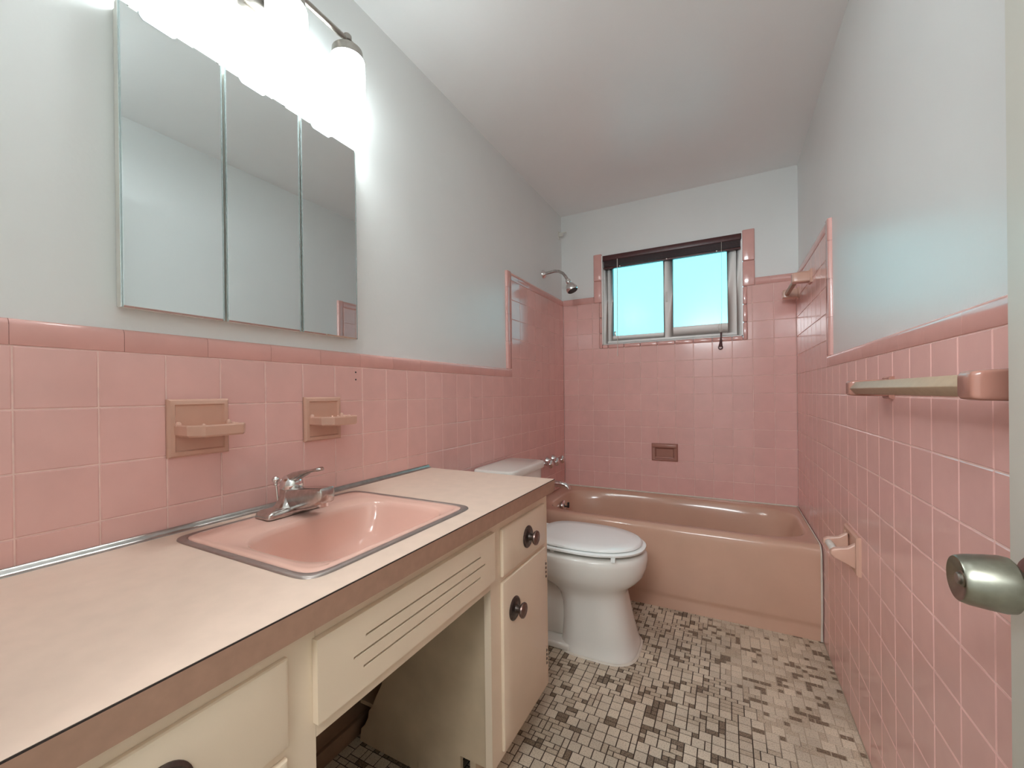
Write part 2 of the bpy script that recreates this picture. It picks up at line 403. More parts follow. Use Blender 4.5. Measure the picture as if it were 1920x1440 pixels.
# back wall
XE = [W * k / 13 for k in range(14)]
TL, TR, TB = WY0 - 0.020, WY1 + 0.024, TZ + 9 * P
for i in range(13):
    for k in range(4, len(ZR) - 1):
        x0, x1, z0, z1 = XE[i], XE[i+1], ZR[k], ZR[k+1]
        if z0 >= TB - 1e-4:
            if x1 <= TL: put_tile('back', wb, x0, x1, z0, z1)
            elif x0 < TL: put_tile('back', wb, x0, TL, z0, z1)
            elif x0 >= TR: put_tile('back', wb, x0, x1, z0, z1)
            elif x1 > TR: put_tile('back', wb, TR, x1, z0, z1)
        else: put_tile('back', wb, x0, x1, z0, z1)
SLX, SRX = 0.231, 1.226
caps_h('back', wb, 0, SLX, ZTOP, 0.075); caps_h('back', wb, SRX, W, ZTOP, 1.30)
def edge_tile(x0, x1, z0, z1):
    return MB().box(x0+.0006, x1-.0006, -0.0005, 0.02, z0+.0006, z1-.0006).build('edge_tile', 'cap_pink', wb, bevel=0.006, seg=3)
def lip(side_x, w_, z0, z1): edge_tile(side_x, side_x + w_, z0, z1)
for z0, z1 in ((ZTOP, ZTOP+0.155), (ZTOP+0.155, 2.085)):
    edge_tile(SLX, WY0, z0, z1); edge_tile(WY1, SRX, z0, z1)
for k in range(3):
    edge_tile(TL, WY0, TB + k*P, TB + (k+1)*P); edge_tile(WY1, TR, TB + k*P, TB + (k+1)*P)
for i in range(2, 11):
    edge_tile(max(XE[i], WY0), min(XE[i+1], WY1), TB, WZ0)
g = MB().box(0, W, 0.0016, PROUD+.001, TZ-0.03, TB).box(0, TL, 0.0016, PROUD+.001, TB, ZTOP).box(TR, W, 0.0016, PROUD+.001, TB, ZTOP).box(0, SLX, 0.0025, PROUD+.001, ZTOP, ZTOP+CAPH-0.011).box(SRX, W, 0.0025, PROUD+.001, ZTOP, ZTOP+CAPH-0.011).build('grout', 'grout_pink', wb)
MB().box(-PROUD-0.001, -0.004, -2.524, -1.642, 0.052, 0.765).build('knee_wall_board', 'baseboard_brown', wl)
# drilled screw holes left in the tile
for y, z in ((-1.967, 1.175), (-1.967, 1.151)):
    MB().lathe([(0.0028, -0.002), (0.0028, 0.0006)], (0, y, z), (1,0,0), 10).build('screw_hole', 'black', wl)
for y, z in ((-0.480, 1.245), (-0.462, 1.245)):
    MB().lathe([(0.0025, -0.002), (0.0025, 0.0006)], (0, y, z), (1,0,0), 10).build('screw_hole', 'black', wl)

# ------------------------------------------------------------------ floor mosaic
U = W / 76; fx0, fx1, fy0, fy1 = 0.0, W, YF, -0.68
NX, NY = int((fx1 - fx0) / U + 0.5), int((fy1 - fy0) / U)
rng = random.Random(11); grid = [[0]*NY for _ in range(NX)]; pieces = []
for i in range(NX):
    for j in range(NY):
        if grid[i][j]: continue
        def free(w_, h_): return i+w_ <= NX and j+h_ <= NY and all(not grid[i+a][j+c] for a in range(w_) for c in range(h_))
        r = rng.random(); opts = []
        if r < 0.50: opts = [(2,2),(1,2),(2,1)]
        elif r < 0.66: opts = [(2,1),(1,2)]
        elif r < 0.80: opts = [(1,2),(2,1)]
        opts.append((1,1))
        for w_, h_ in opts:
            if free(w_, h_): break
        for a in range(w_):
            for c in range(h_): grid[i+a][j+c] = 1
        q = rng.random()
        if w_*h_ == 4: mt = 'stone_light'
        elif w_*h_ == 2: mt = 'stone_dark' if q < 0.16 else ('stone_mid' if q < 0.75 else 'stone_light')
        else: mt = 'stone_dark' if q < 0.72 else 'stone_mid'
        pieces.append((fx0 + i*U, fy0 + j*U, w_, h_, mt))
def hidden(x, y):
    if x < 0.50 and not (-2.50 < y < -2.0): return True
    if x < 0.2: return True
    if abs(y + 1.118) < 0.15 and x < 0.72: return True
    return False
def fdist(p):
    x, y = p[0] + p[2]*U/2, p[1] + p[3]*U/2
    d = Vector((x, y, 0)) - CAMP; dz = d.dot(fw)
    if dz < 0.05: return 99
    uu = 947.8 + FPX * d.dot(r2) / dz; vv = 739.5 - FPX * d.dot(u2) / dz
    if not (0 < uu < 1920 and 0 < vv < 1440) or hidden(x, y): return 99
    if uu < 925 and not (x < 0.5): return 99
    return d.length / math.sqrt(p[2]*p[3])
ranked = sorted(range(len(pieces)), key=lambda k: fdist(pieces[k]))
indiv = set(ranked[:300]); _fp = {}
FG = 0.0013
def piece_geo(w_, h_):
    a, b_, e = w_*U/2 - FG, h_*U/2 - FG, 0.0006
    v = [(-a,-b_,-0.003),(a,-b_,-0.003),(a,b_,-0.003),(-a,b_,-0.003),(-a+e,-b_+e,0),(a-e,-b_+e,0),(a-e,b_-e,0),(-a+e,b_-e,0)]
    return v, [(4,5,6,7)] + [(i,(i+1)%4,4+(i+1)%4,4+i) for i in range(4)]
rest = MB(); order = ['stone_light', 'stone_mid', 'stone_dark']
for k, (x, y, w_, h_, mt) in enumerate(pieces):
    c = Vector((x + w_*U/2, y + h_*U/2, rng.uniform(-0.0003, 0.0)))
    v, f = piece_geo(w_, h_)
    if k in indiv:
        key = (w_, h_, mt)
        if key not in _fp:
            me = bpy.data.meshes.new('floor_tile'); me.from_pydata(v, [], f); me.materials.append(MATS[mt]); _fp[key] = me
        ob = bpy.data.objects.new('floor_tile', _fp[key]); COL.objects.link(ob); place(ob, c, floor)
    else: rest.add([Vector(q) + c for q in v], f, order.index(mt))
rest = rest.build('mosaic_tiles', order, floor); rest['kind'] = 'stuff'

# ------------------------------------------------------------------ window
win = thing('window_1', ((WY0+WY1)/2, 0.05, WZ0), 'sliding window with two frosted panes in a white vinyl frame', 'window', kind='structure')
def ring_frame(x0, x1, z0, z1, w_, y0, y1, wt=None, wbm=None):
    wt = wt or w_; wbm = wbm or w_
    return MB().box(x0, x0+w_, y0, y1, z0, z1).box(x1-w_, x1, y0, y1, z0, z1).box(x0+w_, x1-w_, y0, y1, z0, z0+wbm).box(x0+w_, x1-w_, y0, y1, z1-wt, z1)
ring_frame(WY0, WY1, WZ0, WZ1, 0.032, 0.028, 0.10, wbm=0.026).build('frame', 'white_vinyl', win, bevel=0.002)
jb = MB().box(WY0, WY0+0.007, 0.0, 0.03, WZ0, WZ1).box(WY1-0.007, WY1, 0.0, 0.03, WZ0, WZ1).box(WY0, WY1, 0.0, 0.03, WZ0, WZ0+0.004)
jb.build('jamb', 'white_vinyl', win)
sL = ring_frame(0.322, 0.730, 1.465, 2.040, 0.033, 0.046, 0.080, wbm=0.036).build('sash', 'white_vinyl', win, bevel=0.002)
MB().box(0.353, 0.699, 0.074, 0.079, 1.50, 2.008).build('pane', 'frosted_pane', sL)
sR = ring_frame(0.706, 1.128, 1.463, 2.040, 0.050, 0.034, 0.064, wt=0.055, wbm=0.066).build('sash', 'white_vinyl', win, bevel=0.003)
MB().box(0.754, 1.080, 0.050, 0.055, 1.527, 1.987).build('pane', 'frosted_pane', sR)
MB().box(0.712, 0.724, 0.030, 0.040, 1.70, 1.77).build('latch', 'white_trim', win, bevel=0.003)
MB().box(0.362, 0.376, 0.052, 0.066, 1.50, 1.535).build('sash_lock', 'steel_strip', win, bevel=0.002)

# blind: raised slats bunched under the head rail
bl = thing('window_blind', (0.725, 0.012, 1.97), 'dark maroon slatted blind drawn up at the top of the window', 'blind')
MB().box(WY0+0.010, WY1-0.004, -0.004, 0.026, 2.030, 2.066).build('head_rail', 'maroon', bl, bevel=0.002)
z = 2.028
for k in range(12):
    dz = 0.0036
    MB().box(WY0+0.016, WY1-0.010, -0.001 + 0.001*(k % 2), 0.024, z-0.0024, z).build('slat', 'maroon_dark' if k % 3 else 'maroon', bl); z -= dz
MB().box(WY0+0.014, WY1-0.008, -0.003, 0.025, z-0.013, z-0.001).build('bottom_rail', 'maroon', bl, bevel=0.003)
for x in (0.42, 0.725, 1.02):
    MB().lathe([(0.004, 0), (0.004, 0.003)], (x, -0.003, z-0.007), (0,-1,0), 12).build('plug', 'roller_white', bl)
MB().tube([(0.404, -0.008, 2.03), (0.402, -0.012, 1.7), (0.399, -0.010, 1.352)], 0.0022, 8).build('tilt_wand', 'roller_white', bl)
MB().tube([(1.047, -0.006, 2.03), (1.045, -0.010, 1.7), (1.041, -0.012, 1.475)], 0.0011, 6).build('lift_cord', 'caulk', bl)
MB().tube([(1.041,-.012,1.475),(1.055,-.013,1.480),(1.075,-.013,1.470),(1.066,-.013,1.460),(1.046,-.012,1.462),(1.030,-.012,1.475),(1.024,-.012,1.50),(1.036,-.012,1.53)], 0.0011, 6).build('cord_loop', 'caulk', bl)
MB().tube([(1.041,-.012,1.466),(1.040,-.013,1.44),(1.038,-.013,1.40),(1.036,-.013,1.378)], [0.006,0.0045,0.008,0.012], 10).build('tassel', 'maroon', bl)
MB().tube([(1.036+0.011*math.cos(a), -.014, 1.372+0.011*math.sin(a)) for a in [k*math.pi/6 for k in range(13)]], 0.0035, 8).build('tassel_knot', 'maroon', bl)

# ------------------------------------------------------------------ open door on the right
DFX = 1.345
door = thing('door_1', (DFX+0.0175, -2.63, 0.0), 'off-white door swung open against the right wall', 'door', kind='structure')
MB().box(DFX, DFX+0.035, YF+0.012, -2.262, 0.008, 2.03).build('leaf', 'door_paint', door, bevel=0.002)
kb = thing('door_knob', (DFX, -2.318, 0.897), '', '')
del kb['label']; del kb['category']
kb.parent = door; kb.location = Vector((DFX, -2.318, 0.897)) - ORI[door.name]
KO = (DFX, -2.318, 0.897); KA = (-1, 0, 0)
MB().lathe([(0.033,0),(0.033,0.003),(0.029,0.007),(0.014,0.009)], KO, KA, 40).build('rosette', 'bronze_edge', kb, smooth=True)
MB().lathe([(0.0145,0.006),(0.0145,0.021)], KO, KA, 32).build('neck', 'knob_nickel', kb, smooth=True)
MB().lathe([(0.0145,0.0185),(0.0235,0.0195),(0.0275,0.023),(0.0285,0.029),(0.0275,0.040),(0.0255,0.055),(0.0235,0.0615),(0.0225,0.0625),(0.0205,0.0618),(0.0085,0.0570),(0.0085,0.0585),(0.007,0.0592),(0.0001,0.0592)], KO, KA, 48).build('knob', 'knob_nickel', kb, smooth=True, ang=30)
MB().lathe([(0.0062,0.058),(0.0062,0.0612),(0.005,0.0622),(0.0001,0.0622)], KO, KA, 24).build('lock_button', 'nickel', kb, smooth=True, ang=30)

# ------------------------------------------------------------------ bathtub
tub = thing('bathtub', (W/2, -0.345, 0), 'dusty pink built-in bathtub under the window', 'bathtub')
N = 128; RZ = 0.418
cx, cy, A, Bq = 0.742, -0.362, 0.650, 0.284
R = [rectring(0.004, W-0.003, -0.672, -0.003, RZ, N)]
R.append(sup(cx, cy, A+0.012, Bq+0.012, 4.6, RZ, N)); R.append(sup(cx, cy, A+0.004, Bq+0.004, 4.6, RZ-0.003, N))
R.append(sup(cx, cy, A-0.004, Bq-0.004, 4.5, RZ-0.012, N))
for f_, g_, zz, n_, sh in ((0.975,0.955,0.36,4.2,-0.004),(0.945,0.915,0.28,4.0,-0.012),(0.905,0.87,0.20,3.8,-0.022),(0.86,0.81,0.13,3.5,-0.032),(0.80,0.72,0.098,3.2,-0.04),(0.6,0.5,0.088,3,-0.05),(0.25,0.2,0.084,2.5,-0.05),(0.02,0.02,0.083,2,-0.05)):
    R.append(sup(cx+sh, cy, A*f_, Bq*g_, n_, zz, N))
MB().loft(R, c0=False, c1=True).build('basin', 'tub_pink', tub, smooth=True, ang=60)
prof = [(-0.600, RZ-0.02), (-0.640, RZ-0.0005), (-0.672, RZ), (-0.684, RZ-0.003), (-0.694, RZ-0.010), (-0.700, RZ-0.022), (-0.703, RZ-0.045), (-0.704, 0.25), (-0.703, 0.085), (-0.700, 0.072), (-0.696, 0.064), (-0.694, 0.05), (-0.694, 0.0), (-0.62, 0.0), (-0.60, 0.1)]
MB().prism(prof, 'x', 0.004, W-0.005).build('apron', 'tub_pink', tub, smooth=True, ang=60)
pts = [(W-0.0062, -0.006, RZ+0.004), (W-0.0062, -0.67, RZ+0.003), (W-0.0062, -0.690, RZ-0.004), (W-0.0062, -0.702, RZ-0.02), (W-0.0062, -0.7065, RZ-0.05), (W-0.0062, -0.7075, 0.2), (W-0.0062, -0.704, 0.09), (W-0.0062, -0.700, 0.06), (W-0.0062, -0.698, 0.003)]
MB().tube(pts, [0.003,0.003,0.003,0.003,0.0038,0.0042,0.0042,0.004,0.005], 8).tube([(0.006,-0.0058,RZ+0.003),(W-0.006,-0.0058,RZ+0.003)], 0.0042, 8).build('caulk_bead', 'caulk', tub, smooth=True)

# tub hardware on the left wall
CH = 'chrome'
ov = thing('tub_overflow', (0.118, -0.352, 0.335), 'chrome overflow plate with lever at the tap end of the bathtub', 'overflow')
OA = (1, 0, 0.12)
MB().lathe([(0.036,-0.008),(0.036,0.004),(0.030,0.009),(0.0001,0.010)], (0.119,-0.352,0.358), OA, 32).build('plate', 'chrome', ov, smooth=True)
MB().box(0.126, 0.150, -0.358, -0.346, 0.352, 0.362).box(0.142, 0.154, -0.360, -0.344, 0.350, 0.385).build('lever', 'black', ov, bevel=0.003)
sp = thing('tub_spout', (0.0, -0.352, 0.47), 'chrome bath spout above the tap end of the bathtub', 'spout')
MB().lathe([(0.030,0.0),(0.030,0.006),(0.024,0.012)], (0,-0.352,0.50), (1,0,0), 28).build('flange', 'chrome', sp, smooth=True)
MB().tube([(0.004,-.352,.50),(0.05,-.352,.500),(0.10,-.352,.500),(0.128,-.352,.494),(0.146,-.352,.482),(0.150,-.352,.468)], [0.022,0.0215,0.0205,0.0195,0.018,0.016], 20).build('spout', 'chrome', sp, smooth=True)
for y, lab in ((-0.245, 'chrome tap handle nearest the corner on the left wall above the tub'), (-0.350, 'middle chrome tap handle of three above the bath spout'), (-0.455, 'chrome tap handle nearest the toilet tank above the tub')):
    z = 0.645
    v_ = thing('tub_valve', (0, y, z-0.03), lab, 'tap', 'three tub taps on the left wall')
    MB().lathe([(0.028,0.0),(0.028,0.004),(0.018,0.020),(0.013,0.032)], (0,y,z), (1,0,0), 24).build('flange', 'chrome', v_, smooth=True)
    MB().lathe([(0.011,0.025),(0.010,0.055)], (0,y,z), (1,0,0), 16).build('stem', 'chrome_worn', v_, smooth=True)
    h = MB(); Rg = []
    for d_, r_ in ((0.048,0.013),(0.056,0.020),(0.064,0.024),(0.076,0.023),(0.084,0.016),(0.087,0.004)):
        ring = []
        for k in range(32):
            a = 2*math.pi*k/32; rr = r_ * (1 + 0.16*math.cos(4*a)); ring.append((d_, y + rr*math.cos(a), z + rr*math.sin(a)))
        Rg.append(ring)
    h.loft(Rg).build('handle', 'chrome', v_, smooth=True, ang=60)
# shower head
sh = thing('shower_head', (-PROUD, -0.346, 1.76), 'chrome shower head on a bent arm above the left tile', 'shower head')
MB().lathe([(0.028,0.0),(0.028,0.004),(0.022,0.012),(0.013,0.022)], (-PROUD,-0.346,1.897), (1,0,0), 32).build('flange', 'chrome', sh, smooth=True)
MB().tube([(-PROUD,-.346,1.897),(0.03,-.347,1.902),(0.07,-.348,1.906),(0.100,-.350,1.900),(0.128,-.352,1.883),(0.148,-.354,1.858),(0.164,-.356,1.830)], 0.0095, 16).build('arm', 'chrome_worn', sh, smooth=True)
ax = Vector((0.42, -0.05, -0.9)).normalized(); O = Vector((0.162,-.356,1.834))
MB().lathe([(0.009,-0.004),(0.0155,0.0),(0.018,0.010),(0.0155,0.022),(0.009,0.026)], O, ax, 24).build('swivel_ball', 'chrome', sh, smooth=True)
MB().lathe([(0.009,0.022),(0.021,0.032),(0.031,0.046),(0.036,0.062),(0.0365,0.080),(0.034,0.084)], O, ax, 32).build('head', 'chrome', sh, smooth=True, ang=50)
MB().lathe([(0.0335,0.0835),(0.031,0.087),(0.0001,0.087)], O, ax, 32).build('face_plate', 'black', sh, smooth=True)
# small rod bracket in the corner
hk = MB().box(-PROUD, -PROUD+0.004, -0.055, -0.020, 2.230, 2.285).box(-PROUD, 0.045, -0.042, -0.034, 2.268, 2.276).box(-PROUD, 0.02, -0.040, -0.036, 2.250, 2.27)
tag(hk.build('wall_bracket', 'white_trim', None, bevel=0.001), 'tiny painted bracket high in the left corner above the shower head', 'bracket')

# recessed soap dish on the back wall
sd = thing('tub_soap_dish', (0.70, 0, 0.64), 'brown ceramic soap dish set in the tile above the tub', 'soap dish')
o = [rectring(0.618,0.782,0.640,0.755,0,64), rectring(0.618,0.782,0.640,0.755,-0.008,64), rectring(0.626,0.774,0.648,0.747,-0.018,64), rectring(0.640,0.760,0.662,0.728,-0.016,64), rectring(0.648,0.752,0.668,0.720,-0.003,64)]
MB().loft([[(p[0], p[2]+0.001*(i==0), p[1]) for p in r] for i, r in enumerate(o)], c0=False, c1=True).build('frame', 'fixture_brown', sd, smooth=True, ang=25)
MB().box(0.622,0.778,-0.026,-0.006,0.728,0.752).build('top_lip', 'fixture_brown', sd, bevel=0.006, seg=3)
MB().box(0.640,0.760,-0.022,-0.004,0.655,0.668).build('front_lip', 'fixture_brown', sd, bevel=0.005, seg=3)

# ------------------------------------------------------------------ ceramic trays above the counter
def wall_tray(yc, label, bumps):
    t = thing('ceramic_tray', (0.0, yc, 0.968), label, 'tray', 'peach ceramic trays above the counter')
    y0, y1, z0, z1 = yc-0.0625, yc+0.0625, 0.968, 1.096
    def rr(i, x): return [(x, p[0], p[1]) for p in rectring(y0+i, y1-i, z0+i, z1-i, 0, 64)]
    MB().loft([rr(0,0.0), rr(0,0.006), rr(0.004,0.012), rr(0.012,0.013), rr(0.015,0.008)], c0=False).build('back_plate', 'fixture_pink', t, smooth=True, ang=30)
    yl, yr, xo = y0+0.010, y1-0.002, 0.094
    def outl(i, zz, bx=0.004): # chamfered tray outline
        return [(bx, yl+i, zz), (0.064, yl+i, zz), (xo-i, yl+0.022+i*0.4, zz), (xo-i, yr-0.012-i*0.4, zz), (0.080, yr-i, zz), (bx, yr-i, zz)]
    zt = 1.040
    MB().loft([outl(0.005, zt-0.026), outl(0.001, zt-0.022), outl(0.0, zt-0.003), outl(0.001, zt), outl(0.009, zt-0.001, 0.006), outl(0.013, zt-0.010, 0.006)], c0=True, c1=True).build('tray', 'fixture_pink', t)
    for k in range(bumps):
        yy = yl+0.026+k*(yr-yl-0.052)/max(1,bumps-1)
        MB().lathe([(0.0045,-0.001),(0.0045,0.002),(0.0025,0.0045),(0.0001,0.005)], (0.078, yy, zt-0.002), (0,0,1), 10).build('rim_bump', 'fixture_pink', t, smooth=True)
    for yy in (yl+0.005, yr-0.005):
        MB().lathe([(0.006,-0.004),(0.006,0.003),(0.003,0.0065),(0.0001,0.007)], (0.020, yy, zt), (0,0,1), 12).build('corner_stud', 'fixture_pink', t, smooth=True)
    return t
wall_tray(-2.4265, 'peach ceramic tray on the tile, the left one under the mirror', 2)
wall_tray(-2.0975, 'peach ceramic toothbrush tray on the tile right of the faucet', 4)

# ------------------------------------------------------------------ towel bars
def ceramic_post(par, y, z, tipx, w_, h_, mat, flare=0.012):
    """tapered arm from the wall plate out to the bar"""
    MB().loft([[(W-d, p[0], p[1]) for p in rectring(y-a, y+a, z-b_, z+b_, 0, 48)] for d, a, b_ in ((0.0,w_+flare,h_+flare),(0.006,w_+flare,h_+flare),(0.010,w_+flare-0.003,h_+flare-0.003),(0.010,w_,h_))], c0=False).build('post_plate', mat, par, smooth=True, ang=30)
    L = W - tipx
    MB().loft([[(W-d, p[0], p[1]) for p in sup(y, z, a, b_, 8, 0, 48)] for d, a, b_ in ((0.005,w_,h_),(L*0.5,w_,h_*0.97),(L*0.88,w_*0.97,h_*0.92),(L*0.97,w_*0.92,h_*0.84),(L,w_*0.8,h_*0.7))], c0=False).build('post', mat, par, smooth=True, ang=50)
tb = thing('towel_bar', (1.36, -1.86, 1.08), 'tan towel bar on brown ceramic posts beside the open door', 'towel bar')
for y in (-1.565, -2.165): ceramic_post(tb, y, 1.103, 1.345, 0.022, 0.0215, 'fixture_brown', 0.006)
MB().loft([[(1.364+a, y, 1.103+c) for a, c in ((-0.019,-0.001),(-0.0075,0.0155),(0.009,0.0145),(0.015,0.0),(0.009,-0.0145),(-0.0075,-0.0155))] for y in (-2.150, -1.580)]).build('bar', 'bar_tan', tb, bevel=0.0015)
tb2 = thing('towel_bar', (1.37, -0.29, 1.60), 'small pink ceramic towel bar high in the corner beside the window', 'towel bar')
for y in (-0.105, -0.49): ceramic_post(tb2, y, 1.642, 1.352, 0.024, 0.026, 'fixture_pink', 0.006)
MB().box(1.362, 1.382, -0.48, -0.115, 1.630, 1.650).build('bar', 'bar_tan', tb2, bevel=0.003)

# toilet paper holder
tp = thing('toilet_paper_holder', (W, -1.21, 0.518), 'peach ceramic toilet paper holder with empty white roller on right wall', 'paper holder')
def rr(i, d): return [(W-d, p[0], p[1]) for p in rectring(-1.292+i, -1.125-i, 0.518+i, 0.640-i, 0, 64)]
MB().loft([rr(0,0), rr(0,0.007), rr(0.005,0.012), rr(0.016,0.012), rr(0.022,0.002)], c0=False).build('back_plate', 'fixture_pink', tp, smooth=True, ang=30)
for y in (-1.262, -1.148):
    poly = [(W-0.004, 0.530), (W-0.004, 0.618), (W-0.030, 0.598), (W-0.062, 0.592), (W-0.072, 0.584), (W-0.073, 0.572), (W-0.064, 0.562), (W-0.030, 0.545)]
    MB().prism(poly, 'y', y-0.010, y+0.010).build('arm', 'fixture_pink', tp, bevel=0.004, seg=3)
MB().lathe([(0.009,0.0),(0.011,0.004),(0.011,0.038),(0.0102,0.040),(0.0102,0.043),(0.011,0.045),(0.011,0.092),(0.009,0.096)], (W-0.058, -1.253, 0.577), (0,1,0), 24).build('roller', 'roller_white', tp, smooth=True, ang=30)

# ------------------------------------------------------------------ toilet
CY = -1.118
tl = thing('toilet', (0.4, CY, 0), 'white toilet with closed lid between vanity and bathtub', 'toilet')
def egg(z, xb, xf, hw, n=2.3, NN=64):
    cxm = xb + (xf - xb) * 0.46; r = []
    for k in range(NN):
        t = 2*math.pi*k/NN; c, s_ = math.cos(t), math.sin(t)
        a = (xf - cxm) if c > 0 else (cxm - xb); nn = n if c > 0 else n + 0.9
        r.append((cxm + a * math.copysign(abs(c)**(2/nn), c), CY + hw * math.copysign(abs(s_)**(2/nn), s_), z))
    return r
S = [(0.0,.41,.728,.149,3.2),(0.014,.41,.728,.149,3.2),(0.018,.412,.724,.146,3.2),(0.06,.415,.714,.141,3.1),(0.12,.418,.700,.136,3.0),(0.19,.415,.686,.132,2.9),(0.235,.40,.680,.133,2.7),(0.262,.37,.686,.141,2.5),(0.282,.33,.706,.155,2.4),(0.303,.29,.732,.170,2.3),(0.325,.265,.750,.180,2.25),(0.36,.25,.762,.187,2.2),(0.390,.245,.766,.189,2.2),(0.409,.245,.764,.188,2.2),(0.4165,.250,.757,.183,2.2),(0.4190,.27,.735,.162,2.2)]
MB().loft([egg(*q) for q in S]).build('bowl', 'porcelain', tl, smooth=True, ang=60)
def rb(x0, x1, hw, z0, z1, nm, bv):
    return MB().box(x0, x1, CY-hw, CY+hw, z0, z1).build(nm, 'porcelain', tl, bevel=bv, seg=4)
rb(0.12, 0.47, 0.147, 0.0, 0.030, 'foot', 0.010)
MB().loft([[(x, CY + p[0], p[1]) for p in sup(0, zc, hw, hh, 3, 0, 40)] for x, zc, hw, hh in ((0.10,0.10,0.085,0.095),(0.16,0.12,0.10,0.115),(0.26,0.135,0.105,0.13),(0.34,0.14,0.105,0.135),(0.46,0.13,0.10,0.125))]).build('trapway', 'porcelain', tl, smooth=True, ang=60)
rb(0.03, 0.34, 0.115, 0.255, 0.412, 'deck', 0.02)
MB().loft([[(0.125 + p[0], CY + p[1], z) for p in sup(0, 0, a, b_, 7, 0, 64)] for z, a, b_ in ((0.405,0.085,0.165),(0.415,0.092,0.172),(0.60,0.098,0.182),(0.718,0.100,0.186))]).build('tank', 'porcelain', tl, smooth=True, ang=50)
MB().loft([[(0.127 + p[0], CY + p[1], z) for p in sup(0, 0, a, b_, 8, 0, 64)] for z, a, b_ in ((0.716,0.100,0.188),(0.718,0.107,0.194),(0.722,0.109,0.196),(0.744,0.109,0.196),(0.750,0.106,0.193),(0.752,0.098,0.185))]).build('tank_lid', 'porcelain', tl, smooth=True, ang=50)
MB().loft([egg(z, xb, xf, hw, 2.25) for z, xb, xf, hw in ((0.4335,.285,.744,.168),(0.4345,.272,.756,.179),(0.4365,.27,.759,.182),(0.4435,.27,.760,.182),(0.4465,.274,.754,.177),(0.447,.29,.735,.16))]).build('seat', 'seat_plastic', tl, smooth=True, ang=55)
for x, s_ in ((0.66, -1), (0.66, 1), (0.40,-1), (0.40,1)):
    MB().box(x-0.008, x+0.008, CY+s_*0.150-0.006, CY+s_*0.150+0.006, 0.4180, 0.4345).build('seat_bumper', 'seat_plastic', tl)
MB().loft([egg(z, xb, xf, hw, 2.25) for z, xb, xf, hw in ((0.4500,.300,.722,.156),(0.4505,.285,.740,.170),(0.4520,.282,.744,.173),(0.4590,.284,.742,.172),(0.4625,.290,.734,.165),(0.4640,.33,.69,.12))]).build('lid', 'seat_plastic', tl, smooth=True, ang=55)
for s_ in (-1, 1):
    MB().box(0.246, 0.292, CY+s_*0.075-0.020, CY+s_*0.075+0.020, 0.4180, 0.458).build('hinge', 'seat_plastic', tl, bevel=0.006, seg=3)
MB().loft([[(p[0], p[1], z) for p in egg(0, .405-e, .733+e, .153+e, 3.2)] for z, e in ((0.0,0.004),(0.005,0.0))]).build('base_caulk', 'caulk', tl, smooth=True)

# ------------------------------------------------------------------ vanity: two painted cabinets, apron between, counter, sink
VX = 0.522; VT = 0.766      # face plane, top of the cabinets
TK = 0.112                  # toe-kick height
def cab_knob(par, y, z, x):
    MB().lathe([(0.033,0.0),(0.033,0.002),(0.029,0.0045),(0.020,0.004),(0.012,0.007),(0.009,0.018),(0.010,0.022)], (x,y,z), (1,0,0), 36).build('knob_plate', 'bronze', par, smooth=True, ang=30)
    MB().lathe([(0.010,0.020),(0.019,0.023),(0.0215,0.027),(0.0205,0.031),(0.015,0.0325),(0.013,0.0315),(0.006,0.033),(0.0001,0.033)], (x,y,z), (1,0,0), 36).build('knob', 'bronze_edge', par, smooth=True, ang=30)
def front_panel(par, name, y0, y1, z0, z1):
    t = 0.010
    ob = MB().loft([[(x, p[0], p[1]) for p in rectring(y0+i, y1-i, z0+i, z1-i, 0, 64)] for x, i in ((VX+0.0005,0.0),(VX+t*0.6,0.0),(VX+t*0.85,0.0015),(VX+t,0.006))]).build(name, 'cream', par, smooth=True, ang=25)
    return ob
def cabinet(y0, y1, label, dy0, dy1, knob_d, knob_c, jag):
    """y0 (near camera) .. y1 (towards the tub)"""
    c = thing('vanity_cabinet', (0.26, (y0+y1)/2, 0), label, 'cabinet')
    # face frame
    f = MB().box(VX-0.020, VX, y0, dy0+0.012, TK, VT).box(VX-0.020, VX, dy1-0.012, y1, TK, VT)
    f.box(VX-0.020, VX, dy0+0.012, dy1-0.012, VT-0.045, VT).box(VX-0.020, VX, dy0+0.012, dy1-0.012, 0.580, 0.612).box(VX-0.020, VX, dy0+0.012, dy1-0.012, TK, 0.145)
    f.build('face_frame', 'cream', c)
    return c
# right-hand cabinet (beside the toilet)
vr = cabinet(-2.005, -1.622, 'cream painted vanity cabinet beside the toilet, drawer over door', -1.951, -1.655, None, None, True)
d = front_panel(vr, 'drawer', -1.951, -1.655, 0.603, 0.733); cab_knob(d, -1.795, 0.666, VX+0.010)
d = front_panel(vr, 'door', -1.953, -1.655, 0.132, 0.588); cab_knob(d, -1.888, 0.492, VX+0.010)
for z0, z1 in ((0.484, 0.541), (0.196, 0.256)):
    hb = MB().lathe([(0.004,0),(0.004,z1-z0)], (VX+0.005, -1.651, z0), (0,0,1), 12)
    hb.build('hinge', 'cream', d, smooth=True)
    for k in range(4): MB().box(VX+0.003, VX+0.0112, -1.6600, -1.6540, z0+0.004+k*0.014, z0+0.010+k*0.014).build('hinge_gap', 'bronze', d)
